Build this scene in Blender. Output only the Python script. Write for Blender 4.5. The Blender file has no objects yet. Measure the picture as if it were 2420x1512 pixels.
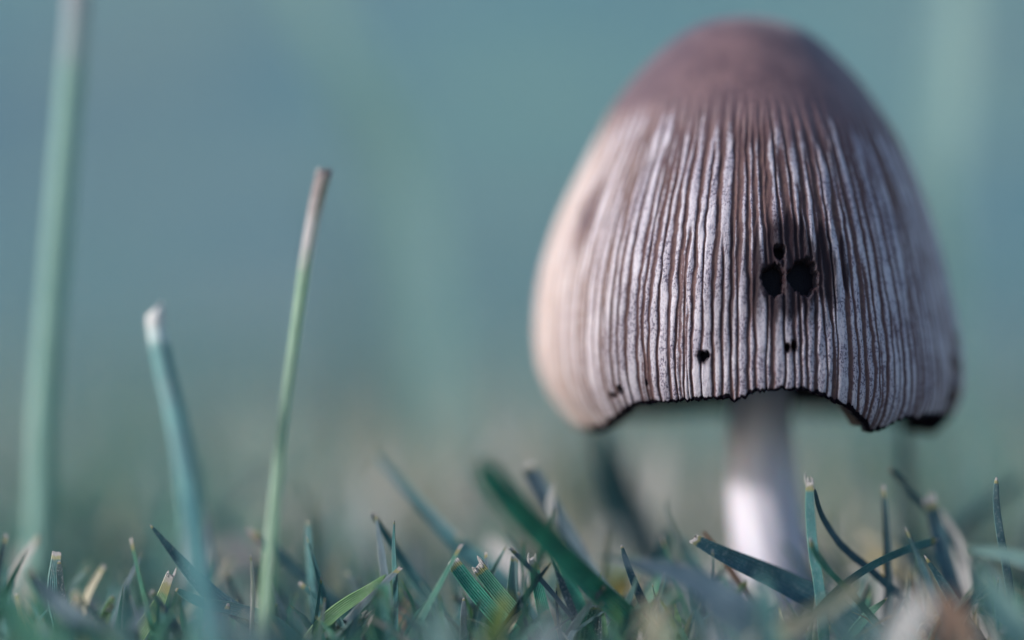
import bpy, math, random
import numpy as np
from mathutils import Vector, Matrix

MM = 0.001
random.seed(7)
rng = np.random.default_rng(11)
scene = bpy.context.scene

# ------------------------------------------------------------------ camera, sky, sun, exposure
PITCH = math.radians(2.0)
FOCUS = 0.2352
CAM = Vector((-20.73 * MM, -252.0 * MM, (27.4 + 252.0 * math.tan(PITCH)) * MM))
cam_data = bpy.data.cameras.new('camera')
cam_data.sensor_width = 36.0
cam_data.lens = 100.0
cam_data.clip_start = 0.01
cam_data.clip_end = 500.0
cam_data.dof.use_dof = True
cam_data.dof.focus_distance = FOCUS
cam_data.dof.aperture_fstop = 3.9
cam_data.dof.aperture_blades = 0
cam = bpy.data.objects.new('camera', cam_data)
scene.collection.objects.link(cam)
cam.location = CAM
cam.rotation_euler = (math.pi / 2 - PITCH, 0, 0)
scene.camera = cam

SUN_EL = math.radians(21.0)
SUN_AZ = math.radians(72.0)          # to the camera's own side, turned towards the shaded gap
to_sun = Vector((-math.sin(SUN_AZ) * math.cos(SUN_EL), -math.cos(SUN_AZ) * math.cos(SUN_EL), math.sin(SUN_EL)))
world = bpy.data.worlds.new('World')
scene.world = world
world.use_nodes = True
wn = world.node_tree.nodes
sky = wn.new('ShaderNodeTexSky')
sky.sky_type = 'NISHITA'
sky.sun_disc = False
sky.sun_elevation = SUN_EL
sky.sun_rotation = math.atan2(to_sun.x, to_sun.y)
sky.ozone_density = 2.0
wn['Background'].inputs['Strength'].default_value = 0.14
world.node_tree.links.new(sky.outputs['Color'], wn['Background'].inputs['Color'])

sun_data = bpy.data.lights.new('sun', 'SUN')
sun_data.energy = 2.9
sun_data.angle = math.radians(8.0)
sun_data.color = (1.0, 0.965, 0.92)
sun = bpy.data.objects.new('sun', sun_data)
scene.collection.objects.link(sun)
sun.rotation_euler = to_sun.to_track_quat('Z', 'Y').to_euler()

scene.view_settings.view_transform = 'Standard'
scene.view_settings.look = 'None'
scene.view_settings.exposure = 0.72
scene.view_settings.gamma = 1.0
scene.render.engine = 'CYCLES'
scene.cycles.use_denoising = True
scene.cycles.max_bounces = 8

# ------------------------------------------------------------------ helpers
VW = 2419.0                                   # measuring grid of the photograph (2419 x 1512)
KPX = 36.0 / 100.0 / VW
CP, SP = math.cos(PITCH), math.sin(PITCH)


def P(vx, vy, ymm):
    """point seen at grid position (vx, vy) that stands at depth ymm"""
    a = (vx - VW / 2) * KPX
    b = (756.0 - vy) * KPX
    d = Vector((a, CP + b * SP, -SP + b * CP))
    t = (ymm * MM - CAM.y) / d.y
    return CAM + d * t


def px_mm(ymm):
    """metres per grid unit at that depth"""
    return (ymm * MM - CAM.y) * KPX


def link(o, parent=None):
    scene.collection.objects.link(o)
    if parent is not None:
        o.parent = parent
    return o


def mesh_obj(name, verts, faces, mat, parent=None, smooth=True, uv=None, attrs=None, uvdom=None):
    me = bpy.data.meshes.new(name)
    me.from_pydata([tuple(v) for v in verts], [], faces)
    if smooth:
        me.polygons.foreach_set('use_smooth', [True] * len(me.polygons))
    for k, vals in (attrs or {}).items():
        a = me.attributes.new(k, 'FLOAT', 'POINT')
        a.data.foreach_set('value', np.asarray(vals, dtype=np.float32))
    me.materials.append(mat)
    me.update()
    return link(bpy.data.objects.new(name, me), parent)


def tag(o, label=None, cat=None, group=None, kind=None):
    if label: o['label'] = label
    if cat: o['category'] = cat
    if group: o['group'] = group
    if kind: o['kind'] = kind
    return o


class N:
    """small node-tree writer"""
    def __init__(self, name):
        self.m = bpy.data.materials.new(name)
        self.m.use_nodes = True
        self.t = self.m.node_tree
        self.b = self.t.nodes['Principled BSDF']
        self.out = self.t.nodes['Material Output']

    def node(self, kind, **kw):
        n = self.t.nodes.new(kind)
        for k, v in kw.items():
            setattr(n, k, v)
        return n

    def put(self, sock, val):
        if isinstance(val, bpy.types.NodeSocket):
            self.t.links.new(val, sock)
        elif isinstance(val, (tuple, list)) and len(val) == 3 and sock.type == 'RGBA':
            sock.default_value = (*val, 1)
        else:
            sock.default_value = val

    def attr(self, name):
        return self.node('ShaderNodeAttribute', attribute_name=name)

    def coord(self):
        return self.node('ShaderNodeTexCoord').outputs['Object']

    def scaled(self, vec, s):
        n = self.node('ShaderNodeMapping')
        self.put(n.inputs['Vector'], vec)
        n.inputs['Scale'].default_value = s
        return n.outputs[0]

    def noise(self, vec, scale, detail=3, rough=0.55, dist=0.0):
        n = self.node('ShaderNodeTexNoise')
        self.put(n.inputs['Vector'], vec)
        n.inputs['Scale'].default_value = scale
        n.inputs['Detail'].default_value = detail
        n.inputs['Roughness'].default_value = rough
        n.inputs['Distortion'].default_value = dist
        return n.outputs['Fac']

    def math(self, op, a, b=0.0, c=None, clamp=False):
        n = self.node('ShaderNodeMath', operation=op, use_clamp=clamp)
        self.put(n.inputs[0], a)
        self.put(n.inputs[1], b)
        if c is not None: self.put(n.inputs[2], c)
        return n.outputs[0]

    def remap(self, v, a, b, c=0.0, d=1.0):
        n = self.node('ShaderNodeMapRange', clamp=True)
        n.interpolation_type = 'SMOOTHSTEP'
        self.put(n.inputs[0], v)
        for i, q in enumerate((a, b, c, d)):
            self.put(n.inputs[1 + i], q)
        return n.outputs[0]

    def mix(self, f, a, b, blend='MIX'):
        n = self.node('ShaderNodeMix', data_type='RGBA', blend_type=blend)
        self.put(n.inputs[0], f)
        self.put(n.inputs[6], a)
        self.put(n.inputs[7], b)
        return n.outputs[2]

    def bump(self, h, strength, dist):
        n = self.node('ShaderNodeBump')
        n.inputs['Strength'].default_value = strength
        n.inputs['Distance'].default_value = dist
        self.put(n.inputs['Height'], h)
        return n.outputs[0]

    def set(self, **kw):
        for k, v in kw.items():
            self.put(self.b.inputs[k.replace('_', ' ')], v)


# ------------------------------------------------------------------ materials
def leaf_material(name, a, b, tip1=(0.30, 0.29, 0.14), tip2=(0.66, 0.60, 0.60), rough=0.42, trans=0.3, speck=0.22):
    """grass skin: long veins, blotches, a drying tip (attribute 'tip') and a lighter margin"""
    n = N(name)
    u = n.attr('across').outputs['Fac']
    v = n.attr('along').outputs['Fac']
    tip = n.attr('tip').outputs['Fac']
    co = n.coord()
    blot = n.noise(co, 420, 4, 0.6)
    vein = n.math('SINE', n.math('MULTIPLY', u, 21.0))
    comb = n.node('ShaderNodeCombineXYZ')
    n.put(comb.inputs[0], n.math('MULTIPLY', u, 9.0))
    n.put(comb.inputs[1], n.math('MULTIPLY', v, 3.0))
    streak = n.noise(comb.outputs[0], 2.4, 4, 0.65)
    col = n.mix(n.remap(blot, 0.35, 0.68), a, b)
    col = n.mix(n.remap(streak, 0.45, 0.75, 0.0, 0.55), col, tuple(min(1, c * 2.0 + 0.02) for c in b))
    col = n.mix(n.remap(vein, 0.3, 1.0, 0.0, 0.35), col, tuple(c * 0.55 for c in a))
    margin = n.remap(n.math('ABSOLUTE', u), 0.82, 1.0, 0.0, 0.5)
    col = n.mix(margin, col, (min(1, b[0] * 2.2 + 0.06), min(1, b[1] * 1.8 + 0.06), min(1, b[2] * 1.6 + 0.04)))
    if speck:
        sp = n.noise(co, 5200, 2, 0.6)
        col = n.mix(n.remap(sp, 0.55, 0.66, 0.0, speck), col, (0.42, 0.45, 0.46))
    tn = n.math('ADD', tip, n.math('MULTIPLY', n.math('SUBTRACT', n.noise(co, 1500, 4, 0.7), 0.5), 0.55))
    col = n.mix(n.remap(tn, 0.28, 0.5), col, tip1)
    brown = n.mix(n.noise(co, 2600, 3), tip2, tuple(c * 0.42 for c in tip2))
    col = n.mix(n.remap(tn, 0.6, 0.85), col, brown)
    h = n.math('ADD', n.math('MULTIPLY', vein, 0.5), n.noise(co, 3000, 3))
    nb = n.bump(h, 0.7, 0.00008)
    n.set(Base_Color=col, Roughness=n.remap(blot, 0.3, 0.7, rough - 0.08, rough + 0.14), Normal=nb, Specular_IOR_Level=0.45)
    tr = n.node('ShaderNodeBsdfTranslucent')
    n.put(tr.inputs['Color'], n.mix(0.5, col, (b[0] * 1.3 + 0.02, b[1] * 1.8 + 0.03, b[2] * 0.9)))
    mx = n.node('ShaderNodeMixShader')
    mx.inputs[0].default_value = trans
    n.t.links.new(n.b.outputs[0], mx.inputs[1])
    n.t.links.new(tr.outputs[0], mx.inputs[2])
    n.t.links.new(mx.outputs[0], n.out.inputs['Surface'])
    return n.m


LEAF = {
    'teal': leaf_material('leaf_teal', (0.038, 0.130, 0.150), (0.075, 0.220, 0.230)),
    'navy': leaf_material('leaf_blue_green', (0.017, 0.060, 0.080), (0.038, 0.115, 0.138), trans=0.18),
    'green': leaf_material('leaf_green', (0.040, 0.165, 0.130), (0.080, 0.255, 0.180)),
    'emerald': leaf_material('leaf_emerald', (0.026, 0.175, 0.150), (0.065, 0.330, 0.240), trans=0.25),
    'bright': leaf_material('leaf_bright', (0.095, 0.220, 0.110), (0.170, 0.320, 0.150), trans=0.4),
    'yellow': leaf_material('leaf_yellow', (0.190, 0.270, 0.090), (0.310, 0.360, 0.120), trans=0.4),
    'grey': leaf_material('leaf_grey_blue', (0.085, 0.140, 0.180), (0.140, 0.205, 0.245)),
    'speckled': leaf_material('leaf_speckled', (0.040, 0.080, 0.100), (0.085, 0.135, 0.155), speck=0.8),
    'pale': leaf_material('leaf_pale', (0.240, 0.380, 0.380), (0.310, 0.460, 0.430), trans=0.35),
    'veil': leaf_material('leaf_light_teal', (0.125, 0.240, 0.255), (0.165, 0.295, 0.295), trans=0.35),
    'dry': leaf_material('leaf_dry', (0.470, 0.430, 0.450), (0.640, 0.590, 0.610), rough=0.6),
    'straw': leaf_material('leaf_straw', (0.330, 0.300, 0.230), (0.470, 0.430, 0.330), rough=0.6),
    'brown': leaf_material('leaf_brown', (0.180, 0.110, 0.085), (0.300, 0.200, 0.155), rough=0.65),
    'stalk': leaf_material('stalk_pale_green', (0.160, 0.305, 0.280), (0.210, 0.370, 0.335), trans=0.25, tip1=(0.30, 0.36, 0.38), tip2=(0.46, 0.46, 0.52)),
    'stalk_blue': leaf_material('stalk_blue_green', (0.045, 0.160, 0.178), (0.080, 0.235, 0.240), trans=0.2, tip1=(0.5, 0.6, 0.6), tip2=(0.88, 0.86, 0.86)),
    'stalk_lime': leaf_material('stalk_lime', (0.225, 0.355, 0.270), (0.310, 0.440, 0.340), trans=0.3, tip2=(0.42, 0.32, 0.34), tip1=(0.52, 0.47, 0.50)),
}


def ground_material():
    n = N('lawn_ground')
    co = n.coord()
    sepy = n.node('ShaderNodeSeparateXYZ')
    n.put(sepy.inputs[0], co)
    near = n.noise(co, 160, 4, 0.6)
    fine = n.noise(co, 900, 4, 0.7)
    thatch = n.mix(n.remap(fine, 0.35, 0.7), (0.150, 0.135, 0.145), (0.400, 0.360, 0.375))
    grass = n.mix(n.remap(fine, 0.3, 0.7), (0.075, 0.155, 0.165), (0.160, 0.270, 0.255))
    c_near = n.mix(n.remap(near, 0.42, 0.60), thatch, grass)
    big = n.noise(co, 5.0, 2, 0.5, 0.4)
    mid = n.noise(co, 9.0, 2, 0.5)
    mid2 = n.noise(n.scaled(co, (1.0, 1.0, 1.3)), 7.0, 2, 0.5)
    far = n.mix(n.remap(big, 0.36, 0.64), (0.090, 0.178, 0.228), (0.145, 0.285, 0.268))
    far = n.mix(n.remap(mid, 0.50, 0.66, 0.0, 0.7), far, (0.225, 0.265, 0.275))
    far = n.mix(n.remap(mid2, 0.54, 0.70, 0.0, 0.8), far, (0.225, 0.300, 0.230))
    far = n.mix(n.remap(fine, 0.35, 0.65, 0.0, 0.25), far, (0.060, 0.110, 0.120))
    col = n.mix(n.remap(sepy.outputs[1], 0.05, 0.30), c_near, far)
    n.set(Base_Color=col, Roughness=0.9, Normal=n.bump(n.noise(co, 500, 5, 0.7), 0.7, 0.002), Specular_IOR_Level=0.2)
    return n.m


def cap_material():
    n = N('cap_skin')
    at = n.attr('paint')
    sep = n.node('ShaderNodeSeparateColor')
    n.put(sep.inputs[0], at.outputs['Color'])
    white, ink, stain = sep.outputs[0], sep.outputs[1], sep.outputs[2]
    pale = n.attr('pale').outputs['Fac']
    co = n.coord()
    n1 = n.noise(co, 300, 4, 0.6)
    n2 = n.noise(co, 2600, 4, 0.65)
    n3 = n.noise(n.scaled(co, (1, 1, 0.55)), 7000, 2, 0.6)
    brown = n.mix(n.remap(n1, 0.3, 0.7), (0.092, 0.055, 0.066), (0.148, 0.088, 0.096))
    brown = n.mix(n.remap(n2, 0.4, 0.7, 0, 0.5), brown, (0.075, 0.048, 0.052))
    brown = n.mix(n.math('MULTIPLY', at.outputs['Alpha'], 0.74), brown, n.mix(n.remap(n2, 0.3, 0.7), (0.055, 0.034, 0.036), (0.135, 0.080, 0.066)))
    chalk = n.mix(n.remap(n1, 0.35, 0.68), (0.410, 0.375, 0.425), (0.295, 0.262, 0.315))
    wear = n.math('ADD', n.remap(n1, 0.35, 0.6, 0.15, 0.9), n.math('MULTIPLY', pale, -0.8), clamp=True)
    dots = n.math('MULTIPLY', n.remap(n3, 0.50, 0.58), wear)
    chalk = n.mix(dots, chalk, (0.060, 0.045, 0.080))
    w = n.math('ADD', white, n.math('MULTIPLY', n.math('SUBTRACT', n2, 0.5), 0.9))
    col = n.mix(n.remap(w, 0.28, 0.74), brown, chalk)
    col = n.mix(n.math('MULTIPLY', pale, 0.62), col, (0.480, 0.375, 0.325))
    st = n.math('ADD', stain, n.math('MULTIPLY', n.math('SUBTRACT', n2, 0.5), n.math('MULTIPLY', stain, 0.9)))
    col = n.mix(n.remap(st, 0.05, 0.7, 0.0, 0.93), col, (0.016, 0.010, 0.014))
    ik = n.math('ADD', ink, n.math('MULTIPLY', n.math('SUBTRACT', n2, 0.5), n.math('MULTIPLY', ink, 1.2)))
    col = n.mix(n.remap(ik, 0.3, 0.62), col, (0.005, 0.004, 0.007))
    h = n.math('ADD', n.math('MULTIPLY', n2, 0.6), n.math('MULTIPLY', n3, -0.5))
    n.set(Base_Color=col, Roughness=0.5, Specular_IOR_Level=n.math('MULTIPLY', n.remap(ink, 0.2, 0.6, 1.0, 0.25), n.remap(n.math('ADD', stain, at.outputs['Alpha']), 0.05, 0.6, 0.36, 0.05)), Normal=n.bump(h, 0.7, 0.00014),
          Sheen_Weight=n.math('MULTIPLY', n.remap(ink, 0.0, 0.3, 0.16, 0.0), n.remap(n.math('ADD', stain, at.outputs['Alpha']), 0.0, 0.5, 1.0, 0.1)), Sheen_Roughness=0.35, Subsurface_Weight=0.18, Subsurface_Scale=0.0012)
    n.b.inputs['Subsurface Radius'].default_value = (1.0, 0.55, 0.4)
    n.b.inputs['Sheen Tint'].default_value = (1.0, 0.93, 0.92, 1)
    return n.m


def plain(name, a, b, scale, rough, bump=0.3, stretch=(1, 1, 1), sss=0.0):
    n = N(name)
    co = n.scaled(n.coord(), stretch)
    f = n.noise(co, scale, 5, 0.65)
    n.set(Base_Color=n.mix(n.remap(f, 0.32, 0.68), a, b), Roughness=rough, Normal=n.bump(f, bump, 0.0002), Subsurface_Weight=sss, Subsurface_Scale=0.0015)
    return n.m


M_GROUND = ground_material()
M_CAP = cap_material()
M_STEM = plain('stem_skin', (0.49, 0.45, 0.53), (0.60, 0.57, 0.64), 900, 0.55, 0.35, (1, 1, 0.12), 0.25)
M_GILL = plain('gill_black', (0.016, 0.012, 0.016), (0.045, 0.033, 0.036), 1800, 0.6)
M_DEAD = plain('dead_leaf', (0.22, 0.12, 0.06), (0.38, 0.22, 0.12), 700, 0.7)
M_ROSE = plain('dead_leaf_rose', (0.24, 0.16, 0.16), (0.40, 0.30, 0.30), 600, 0.7)
M_GOLD = plain('dead_leaf_gold', (0.32, 0.24, 0.05), (0.46, 0.34, 0.08), 600, 0.6)

# ------------------------------------------------------------------ ground: level lawn, a grassy bank rising behind it
xs = np.concatenate([-np.geomspace(60, 0.3, 26), np.linspace(-0.28, 0.28, 57), np.geomspace(0.3, 60, 26)])
ys = np.concatenate([-np.geomspace(20, 0.32, 14), np.linspace(-0.30, 0.5, 80), np.geomspace(0.52, 90, 60)])


def ground_z(x, y):
    x = np.asarray(x, float); y = np.asarray(y, float)
    t = np.clip((y - 0.5) / 3.5, 0, 1)
    bank = 1.75 * t * t * (3 - 2 * t) * 1.0
    bank = bank + 0.02 * np.clip(y - 4, 0, None)
    roll = 0.0009 * np.sin(x * 61 + 1.3) * np.cos(y * 47) + 0.0006 * np.sin(x * 143 + y * 90)
    roll = roll * np.clip(1.2 - np.abs(y), 0, 1) + 0.03 * np.sin(x * 2.3 + 0.5 * y) * t
    return bank + roll


X, Y = np.meshgrid(xs, ys)
Z = ground_z(X, Y)
gv = np.stack([X, Y, Z], -1).reshape(-1, 3)
nx, ny = len(xs), len(ys)
gf = [(j * nx + i, j * nx + i + 1, (j + 1) * nx + i + 1, (j + 1) * nx + i) for j in range(ny - 1) for i in range(nx - 1)]
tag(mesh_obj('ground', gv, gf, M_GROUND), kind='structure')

# ------------------------------------------------------------------ the mushroom
def smooth1(a, k=9):
    ker = np.hanning(k + 2)[1:-1]; ker /= ker.sum()
    p = np.pad(a, (k // 2, k // 2), mode='edge')
    return np.convolve(p, ker, 'valid')


AX = 1763.0
U0 = px_mm(0) / MM                                  # mm per grid unit at the axis
Y_TOP = 40.0
left = [(40, 0), (50, 84), (75, 140), (130, 210), (190, 268), (250, 313), (310, 343), (360, 368), (430, 403), (490, 433), (540, 453),
        (600, 473), (660, 488), (720, 495), (780, 498), (840, 495), (890, 483), (930, 463), (970, 433), (1015, 393), (1060, 350)]
right = [(40, 0), (50, 78), (80, 148), (130, 207), (190, 264), (250, 307), (310, 347), (370, 377), (440, 407), (510, 432), (580, 452),
         (650, 469), (720, 485), (790, 499), (860, 509), (930, 508), (985, 480), (1020, 440), (1060, 390)]
HCAP = 1060.0 - Y_TOP
ss = np.linspace(0, 1, 400)


def prof(lst):
    a = np.array(lst, float)
    s = np.sqrt((a[:, 0] - Y_TOP) / HCAP)
    r = np.interp(ss, s, a[:, 1])
    r = smooth1(r, 25)
    r = r - r[0] * np.exp(-ss / 0.03)
    return r * U0


RL, RR = prof(left), prof(right)
Z_TOP = P(AX, Y_TOP, 0).z / MM


def s_of_z(z):
    return np.sqrt(np.clip((Z_TOP - z) / (HCAP * U0), 0, 1))


def R_of(s, phi):
    w = 0.5 + 0.5 * np.sin(phi)
    w = w * w * (3 - 2 * w)
    return np.interp(s, ss, RL) * (1 - w) + np.interp(s, ss, RR) * w


def solve(vx, vy):
    """azimuth and height on the cap for a point seen at (vx, vy) on its front side"""
    phi = 0.0
    for _ in range(30):
        y = -float(R_of(s_of_z(p.z / MM), phi)) * math.cos(phi) if _ else -17.0
        p = P(vx, vy, y)
        r = float(R_of(s_of_z(p.z / MM), phi))
        phi = 0.5 * phi + 0.5 * math.asin(max(-0.999, min(0.999, p.x / MM / r)))
    return phi, p.z / MM


rim_px = [(1405, 1021), (1425, 1012), (1450, 995), (1480, 975), (1510, 958), (1560, 953), (1600, 948), (1640, 945), (1700, 942), (1722, 944), (1733, 956),
          (1745, 946), (1770, 934), (1800, 926), (1830, 920), (1880, 920), (1930, 930), (1965, 946), (2000, 966), (2025, 984),
          (2042, 1002), (2052, 1022), (2072, 1020), (2100, 1008), (2140, 988)]
rp = sorted(solve(*q) for q in rim_px)
rphi = [q[0] for q in rp]; rz = [q[1] for q in rp]
zl = P(AX, 1012, -5).z / MM
d = math.radians
rphi = [-math.pi, d(-140), d(-110), d(-88)] + rphi + [d(62), d(68), d(85), d(110), d(140), math.pi]
rz = [P(AX, 985, 10).z / MM, P(AX, 990, 8).z / MM, P(AX, 985, 3).z / MM, P(AX, 1000, 0).z / MM] + rz + \
     [P(AX, 985, -8).z / MM, P(AX, 1012, -6).z / MM, P(AX, 1018, 0).z / MM, P(AX, 1005, 3).z / MM, P(AX, 985, 8).z / MM, P(AX, 985, 10).z / MM]


def vnoise(x, seed, per=None):
    """1-D value noise"""
    r = np.random.default_rng(seed).uniform(-1, 1, 4096)
    i = np.floor(x).astype(int); f = x - i; f = f * f * (3 - 2 * f)
    return r[i % 4096] * (1 - f) + r[(i + 1) % 4096] * f


def rim_z(phi):
    z = np.interp(phi, rphi, rz)
    t = phi * 40 + 500
    z = z + 0.13 * vnoise(t, 1) + 0.09 * vnoise(t * 2.7, 2) + 0.05 * vnoise(t * 7, 3)
    z = z - 0.35 * np.clip(vnoise(phi * 23 + 200, 4) - 0.72, 0, 1)
    return z


NF, NB, NV = 1000, 240, 380
pf = np.linspace(d(-100), d(100), NF, endpoint=False)
pb = np.linspace(d(100), d(260), NB, endpoint=False)
phis = np.concatenate([pf, pb])
phis_w = (phis + math.pi) % (2 * math.pi) - math.pi
v = np.linspace(0, 1, NV) ** 0.92
SR = s_of_z(rim_z(phis_w))
S = v[:, None] * SR[None, :]
PH = np.broadcast_to(phis_w[None, :], S.shape)
RAD = R_of(S, PH)
ZZ = Z_TOP - HCAP * U0 * S * S
ds = 1e-3
rp_ = (R_of(np.clip(S + ds, 0, 1), PH) - R_of(np.clip(S - ds, 0, 1), PH))
zp_ = -(HCAP * U0) * ((S + ds) ** 2 - (S - ds) ** 2)
ln = np.sqrt(rp_ ** 2 + zp_ ** 2) + 1e-9
NR, NZ = -zp_ / ln, rp_ / ln

# grooves between the ribs: primary ones run the whole way, secondary ones start lower down
groove = np.zeros_like(S)
NP_ = 78
r2 = np.random.default_rng(5)
base = (np.arange(NP_) + r2.uniform(-0.20, 0.20, NP_)) * 2 * math.pi / NP_
starts = np.full(NP_, 0.40) + r2.uniform(-0.05, 0.05, NP_)
sec = (base + np.roll(base, -1)) / 2
sec[-1] = (base[-1] + base[0] + 2 * math.pi) / 2
sec += r2.uniform(-0.012, 0.012, NP_)
sec_st = r2.choice([0.50, 0.58, 0.66, 0.74], NP_, p=[0.25, 0.35, 0.25, 0.15]) + r2.uniform(-0.04, 0.04, NP_)
ter = r2.uniform(0, 2 * math.pi, 40)
ter_st = r2.uniform(0.70, 0.86, 40)
allg = [(b, s, 1.0, i) for i, (b, s) in enumerate(zip(base, starts))] + [(b, s, 0.85, 100 + i) for i, (b, s) in enumerate(zip(sec, sec_st))] + \
       [(b, s, 0.55, 300 + i) for i, (b, s) in enumerate(zip(ter, ter_st))]
sv = np.linspace(0, 1, 300)
for b, st, amp, sd in allg:
    wander = 0.007 * vnoise(sv * 9 + sd * 13.7, 20) + 0.004 * vnoise(sv * 26 + sd * 7.1, 21) + 0.003 * vnoise(sv * 70 + sd * 3.1, 22)
    cen = b + np.interp(S, sv, wander)
    dphi = (PH - cen + math.pi) % (2 * math.pi) - math.pi
    wid = np.interp(sv, [0.4, 0.6, 0.9], [0.25, 0.185, 0.14]) * (1 + 0.3 * math.sin(sd * 5.3)) * (1 + 0.45 * vnoise(sv * 14 + sd * 3.3, 23))
    wv = np.interp(S, sv, wid) * (1 + 0.45 * np.exp(-((PH - d(8)) / 0.45) ** 2 - ((S - 0.66) / 0.16) ** 2))
    act = np.clip((S - st) / 0.05, 0, 1)
    dist = np.abs(dphi) * RAD
    g = amp * act * np.exp(-(dist / wv) ** 2 * 1.1)
    groove = np.maximum(groove, g)

# where the chalky ribs begin below the smooth brown crown, rib by rib
lev = 0.475 + 0.035 * vnoise(PH * NP_ / (2 * math.pi) * 1.7 + 300, 31) + 0.02 * vnoise(PH * 70 + 300, 32) - 0.025 * np.cos((PH + 0.9))
ribzone = np.clip((S - lev) / 0.09, 0, 1)
taper = np.clip((S - lev) / 0.20, 0, 1)
chalky = np.clip(1 - groove * 1.25 - (1 - taper) * 0.25, 0, 1) * ribzone
worn = 0.5 + 0.5 * vnoise(PH * 33 + 100, 41) * 1.0
chalky *= 0.80 + 0.24 * worn
disp = -0.15 * groove * np.clip((S - 0.42) / 0.12, 0, 1) + 0.05 * ribzone * (1 - groove)
disp += 0.03 * vnoise(PH * 60 + S * 40 + 800, 42) * ribzone + 0.12 * vnoise(PH * 3.2 + 60, 43) * np.sin(S * 3)

# pits eaten through the skin, and their stained surroundings
ink = np.zeros_like(S); stain = np.zeros_like(S)


def local(vx, vy):
    ph, z = solve(vx, vy)
    s0 = s_of_z(z)
    r0 = float(R_of(s0, ph))
    return (((PH - ph + math.pi) % (2 * math.pi)) - math.pi) * r0, ZZ - z


for (hx, hy, hw, hh, dep, sd) in [(1900, 653, 37, 43, 3.0, 1), (1828, 659, 27, 38, 2.6, 2), (1842, 594, 14, 18, 2.0, 3), (1660, 842, 10, 11, 1.2, 4),
                                  (1861, 822, 6, 9, 0.9, 5), (1876, 817, 6, 11, 1.0, 6), (1465, 921, 9, 8, 0.9, 7),
                                  (1448, 934, 10, 5, 0.6, 10), (1672, 838, 4, 8, .6, 11), (1527, 905, 3, 6, .4, 12)]:
    a, b = local(hx, hy)
    ang = np.arctan2(b, a)
    rr = np.sqrt((a / (hw * U0 * 0.95)) ** 2 + (b / (hh * U0 * 0.95)) ** 2) * (1 + 0.04 * np.sin(3 * ang + sd) + 0.02 * np.sin(7 * ang + 2 * sd))
    rr = rr * (1 + 0.09 * vnoise(ang * 4 + 40 + sd * 9, 61) + 0.06 * vnoise(ang * 11 + 90 + sd * 5, 62) + 0.10 * (groove - 0.4))
    pit = np.clip((1.02 - rr) / 0.22, 0, 1)
    disp = disp * (1 - pit) - dep * pit
    ink = np.maximum(ink, np.clip((1.02 - rr) / 0.30, 0, 1))
    stain = np.maximum(stain, np.clip((1.9 - rr) / 0.8, 0, 1) * 0.8)
for (hx, hy, hw, hh, k) in [(1885, 634, 108, 98, 2.0), (1705, 730, 60, 120, 0.45), (1795, 680, 55, 110, 0.7), (1668, 850, 25, 22, 0.5),
                            (1868, 820, 34, 26, 0.5), (1805, 828, 14, 14, 0.55), (1720, 620, 45, 150, 0.42), (1930, 740, 50, 70, .6), (1840, 740, 60, 60, .5), (1770, 330, 150, 70, .25), (1870, 780, 70, 90, .4)]:
    a, b = local(hx, hy)
    rr = np.sqrt((a / (hw * U0)) ** 2 + (b / (hh * U0)) ** 2)
    rr = rr + 0.30 * vnoise(PH * 34 + 70, 71) + 0.16 * vnoise(PH * 80 + S * 9 + 70, 72) + 0.15 * vnoise(S * 40 + PH * 20 + 90, 73)
    stain = np.maximum(stain, np.clip(k * np.clip(1.2 - rr, 0, 1), 0, 1) * (0.62 + 0.45 * groove))

# torn rim: a black inky edge, thicker where the flesh hangs
edge = (ZZ - rim_z(PH[0])[None, :])
ew = 0.30 + 0.16 * vnoise(PH * 30 + 90, 51) + 0.9 * np.exp(-((PH - d(78)) / 0.22) ** 2) + 0.22 * np.exp(-((PH - d(-62)) / 0.10) ** 2) + 0.15 * np.exp(-((PH - d(30)) / 0.12) ** 2)
ink = np.maximum(ink, np.clip((ew - edge) / 0.22 + 0.4, 0, 1))
stain = np.maximum(stain, 0.55 * np.clip((1.2 * ew + 0.35 - edge) / 0.7, 0, 1))
# a split running up from the rim on the shaded flank
ztop_split = P(AX, 775, -6).z / MM
zz = np.clip((ztop_split - ZZ) / 8.0, 0, 1)
half = 0.05 + 0.075 * zz ** 0.7
spl = np.clip((half - np.abs(PH - (d(69.5) - 0.03 * zz + 0.012 * np.sin(ZZ * 2)))) / 0.035, 0, 1) * (ZZ < ztop_split) * np.clip(zz * 6, 0, 1)
disp -= 2.2 * spl
ink = np.maximum(ink, np.clip(spl * 1.6, 0, 1))
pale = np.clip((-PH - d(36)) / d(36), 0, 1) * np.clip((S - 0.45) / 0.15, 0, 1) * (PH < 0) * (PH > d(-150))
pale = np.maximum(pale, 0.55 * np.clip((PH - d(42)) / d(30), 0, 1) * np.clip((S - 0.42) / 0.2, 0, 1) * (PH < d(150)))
spot = np.clip(1.3 - np.hypot(*[q / k for q, k in zip(local(1388, 505), (1.7, 3.6))]), 0, 1)
chalky *= 1 - 0.9 * spot
pale *= 1 - 0.95 * spot
disp -= 0.35 * np.clip(1 - np.hypot(*[q / k for q, k in zip(local(1390, 500), (0.8, 2.6))]), 0, 1)

RO = RAD + disp * NR
ZO = ZZ + disp * NZ
vo = np.stack([RO * np.sin(PH), -RO * np.cos(PH), ZO], -1)
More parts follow.
